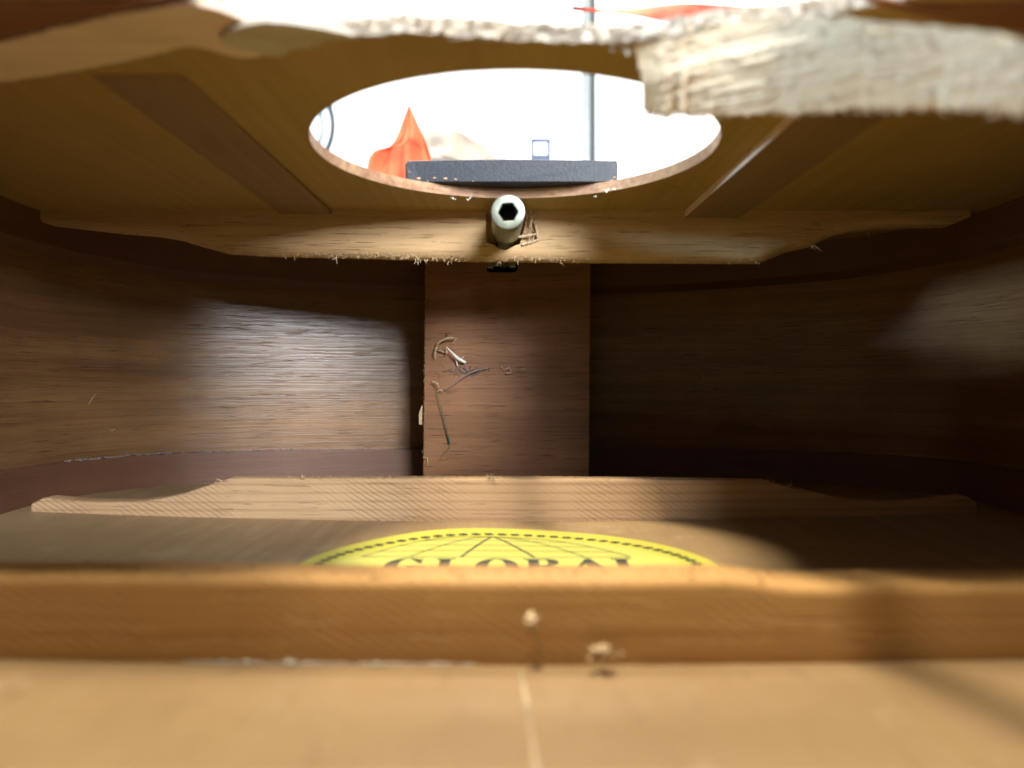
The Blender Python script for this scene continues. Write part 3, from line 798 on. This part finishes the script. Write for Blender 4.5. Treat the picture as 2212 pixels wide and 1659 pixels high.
shaving('green_fibre', 'thin olive fibre running up to the right across the neck block', 'fibre',
    [([P(955,846,K-.1), P(978,832,K-.7), P(1004,812,K-1), P(1030,800,K-1), P(1068,792,K-.5)], [.1,.16,.3,.42,.12])], 'dust')
bm = bmesh.new()
for k in range(130):
    x = random.gauss(1005, 26); y = 802 + (x-1000)*-.02 + random.gauss(0, 5.5)
    p = P(x, y, K+.5); r = random.uniform(.08,.32)
    v = Vector((random.uniform(-1,1), random.uniform(-.5,0), random.uniform(-.7,.7)))*random.uniform(.3,1.1)
    tube(bm, [p, p+v*.5+Vector((0,-.2,.1)), p+v], [r*.7, r, r*.3], 5, .6)
tag(obj('dust_pile', bm, 'dust'), 'grey brown sawdust clinging under the shavings on the neck block', 'sawdust', kind='stuff')
# chips on the side panels
WY = 344
WALL = offset(OUT, 4.5)
def wall_d(px):
    k = abs(px-1106)/F
    for a, b in zip(WALL, WALL[1:]):
        fa, fb = a.x/a.y-k, b.x/b.y-k
        if fa <= 0 <= fb: return a.y + (b.y-a.y)*(-fa)/(fb-fa)
    return 300
def chip(label, pts, d, w, mat='chip', group='small wood chips stuck to the right side panel'):
    shaving('wood_chip', label, 'wood chip', [([P(a, b, wall_d(a)-.45) for a, b in pts], [q_*.8 for q_ in w])], mat, group)
chip('upright curved chip on the dark panel right of the neck block', [(1506,806),(1510,818),(1516,826)], 340, [.15,.5,.2])
chip('slanting leaf shaped chip on the dark panel right of the neck block', [(1468,864),(1480,856),(1492,848)], 341, [.2,.7,.2])
chip('faint curled chip low on the dark right side panel', [(1620,908),(1634,914),(1644,922),(1662,926)], 330, [.2,.3,.4,.1])
chip('tiny upright chip on the far right of the dark panel', [(1685,912),(1690,926)], 324, [.25,.15])
chip('forked tan chip on the left side panel, far left of the picture', [(190,876),(198,862),(206,850)], 292-24, [.15,.4,.15], group='small wood chips stuck to the left side panel')
chip('tiny flat chip on the lower left side panel', [(228,924),(240,930),(250,926)], 270, [.15,.35,.15], group='small wood chips stuck to the left side panel')

# wood crumb cluster on the back at the foot of the near brace
bm = bmesh.new()
for k in range(46):
    p = P(random.gauss(1302, 15), random.gauss(1414, 7), YN-2.5-random.random()*2)
    v = Vector((random.uniform(-1,1), random.uniform(-1,1), random.uniform(-.6,1)))*random.uniform(.5,1.7)
    tube(bm, [p, p+v*.5, p+v], [.3,.45,.12], 5, .5)
tag(obj('sawdust_clump', bm, 'shaving', None, False, origin=P(1302,1430,YN-3)), 'small yellowish clump of wood crumbs at the foot of the near back brace', 'wood crumbs')

# ================================================================ the room seen through the holes
bm = bmesh.new(); box(bm, -4000, 4000, 2200, 2300, -1200, 2600)
w = obj('wall', bm, 'wall'); w['kind'] = 'structure'
# metal upright
D = 1500
bm = bmesh.new()
px = (1262-1106)/F*D; 
box(bm, px-3, px+11, D, D+20, -700, 1900, 1); box(bm, px+16, px+22, D, D+20, -700, 1900, 1); box(bm, px+11, px+16, D+6, D+16, -700, 1900)
for f in bm.faces:
    c = f.calc_center_median()
    if px+11.1 < c.x: f.material_index = 1
tag(obj('metal_post', bm, ['alu', 'alu_dark'], origin=(px, D, -700)), 'thin grey metal upright standing behind the guitar against the white wall', 'post')
# orange cloth peak
D = 620
def cloth(bm, fn, nu, nv, th):
    g = [[bm.verts.new(fn(i/nu, j/nv)) for j in range(nv+1)] for i in range(nu+1)]
    for i in range(nu):
        for j in range(nv): bm.faces.new((g[i][j], g[i+1][j], g[i+1][j+1], g[i][j+1])).smooth = True
    ret = bmesh.ops.extrude_face_region(bm, geom=bm.faces[:])
    for e in ret['geom']:
        if isinstance(e, bmesh.types.BMVert): e.co.y += th
    bmesh.ops.recalc_face_normals(bm, faces=bm.faces[:])
bm = bmesh.new()
Lp = [(228,882.5),(250,874),(280,862),(300,850),(316,836),(324,806),(340,796),(380,788),(480,770)]
Rp = [(228,884.5),(250,896),(280,908),(300,917),(330,928),(380,940),(480,965)]
def peak(u, v):
    y = 228 + v*250; a = interp(Lp, y); b = interp(Rp, y)
    x = a+(b-a)*u; p = P(x, y, D)
    p.y += (12*abs(((u*3.2+v*.6) % 1)-.5) - 22*max(0, 1-abs(u-.62)*3))*min(1, v*3) + 4*nz(u*5, v*5)
    return p
cloth(bm, peak, 40, 60, 2)
tag(obj('orange_cloth', bm, 'orange', origin=P(870, 478, D)), 'bright orange cloth drawn up into a pointed peak behind the soundhole', 'cloth')
bm = bmesh.new()
D = 900
Lt = [(-60,1500),(14,1236),(20,1250),(40,1300)]
def top_edge(u, v):
    x = 1236 + u*420; tpy = 14 + u*4 + 1*math.sin(u*5); thk = 1 + 34*min(1, u*2.2)
    p = P(x, tpy + v*thk, D); p.y += 8*math.sin(u*8+v*2); return p
cloth(bm, top_edge, 30, 6, 2)
tag(obj('red_cloth', bm, 'red', origin=P(1240, 40, D)), 'thin tapering red orange cloth edge seen above the broken lip', 'cloth')
# beige heap right of the orange cloth
D = 800; bm = bmesh.new()
Hp = [(880,262),(925,272),(960,282),(1010,296),(1050,316),(1100,348),(1150,372)]
def heap(u, v):
    x = 880+u*270; y0 = interp(Hp, x); p = P(x, y0+v*140, D); p.y += 26*nz(u*4, v*3)-30*math.sin(v*1.5); return p
cloth(bm, heap, 30, 14, 3)
tag(obj('beige_cloth', bm, 'beige', origin=P(1000, 500, D)), 'pale beige draped cloth just right of the orange peak', 'cloth')
# small framed tab
D = 700; s = D/F
tabo = empty('framed_tab', P(1167, 420, D))
tag(tabo, 'small white square tab in a dark blue frame, above the fretboard end', 'tab')
bm = bmesh.new()
x0_, x1_ = (1147-1106)*s, (1189-1106)*s; zt, zb = (820-300)*s, (820-420)*s
fr = 2.4
box(bm, x0_, x0_+fr, D, D+5, zb, zt, .5); box(bm, x1_-fr, x1_, D, D+5, zb, zt, .5); box(bm, x0_+fr-.2, x1_-fr+.2, D+.1, D+4.9, zt-fr, zt-.01, .3)
box(bm, x0_+fr, x1_-fr, D+.3, D+4.6, zb, (820-335)*s)
o = obj('frame', bm, 'navy', tabo); o.location = -tabo.location
bm = bmesh.new(); box(bm, x0_+fr, x1_-fr, D+2, D+4, (820-335)*s, zt-fr, 0)
o = obj('white_face', bm, 'white_plastic', tabo); o.location = -tabo.location
# round ringed dish at the left end of the soundhole
D = 1100; s = D/F
dish = empty('round_dish', P(668, 275, D)); tag(dish, 'round white ringed dish with dark rim at the left end of the soundhole', 'dish')
cen = P(655, 272, D)
for nm, r0, r1, mt, dy in (('rim', 40.5, 46, 'alu_dark', -6), ('outer_ring', 34, 40.3, 'white_plastic', 0), ('inner_ring', 27, 29.5, 'alu', -4), ('plate', 2, 33.6, 'white_plastic', 3)):
    bm = bmesh.new(); ra = r0; rb = r1
    loops = [[(rb*math.cos(t), 1.35*rb*math.sin(t)) for t in [i*2*math.pi/72 for i in range(72)]], [(ra*math.cos(t), 1.35*ra*math.sin(t)) for t in [i*2*math.pi/72 for i in range(72)]]]
    plate(bm, loops, 0, 6)
    for v in bm.verts: v.co = Vector((cen.x+v.co.x, cen.y+dy+v.co.z, cen.z+v.co.y))
    o = obj(nm, bm, mt, dish); o.location = -dish.location
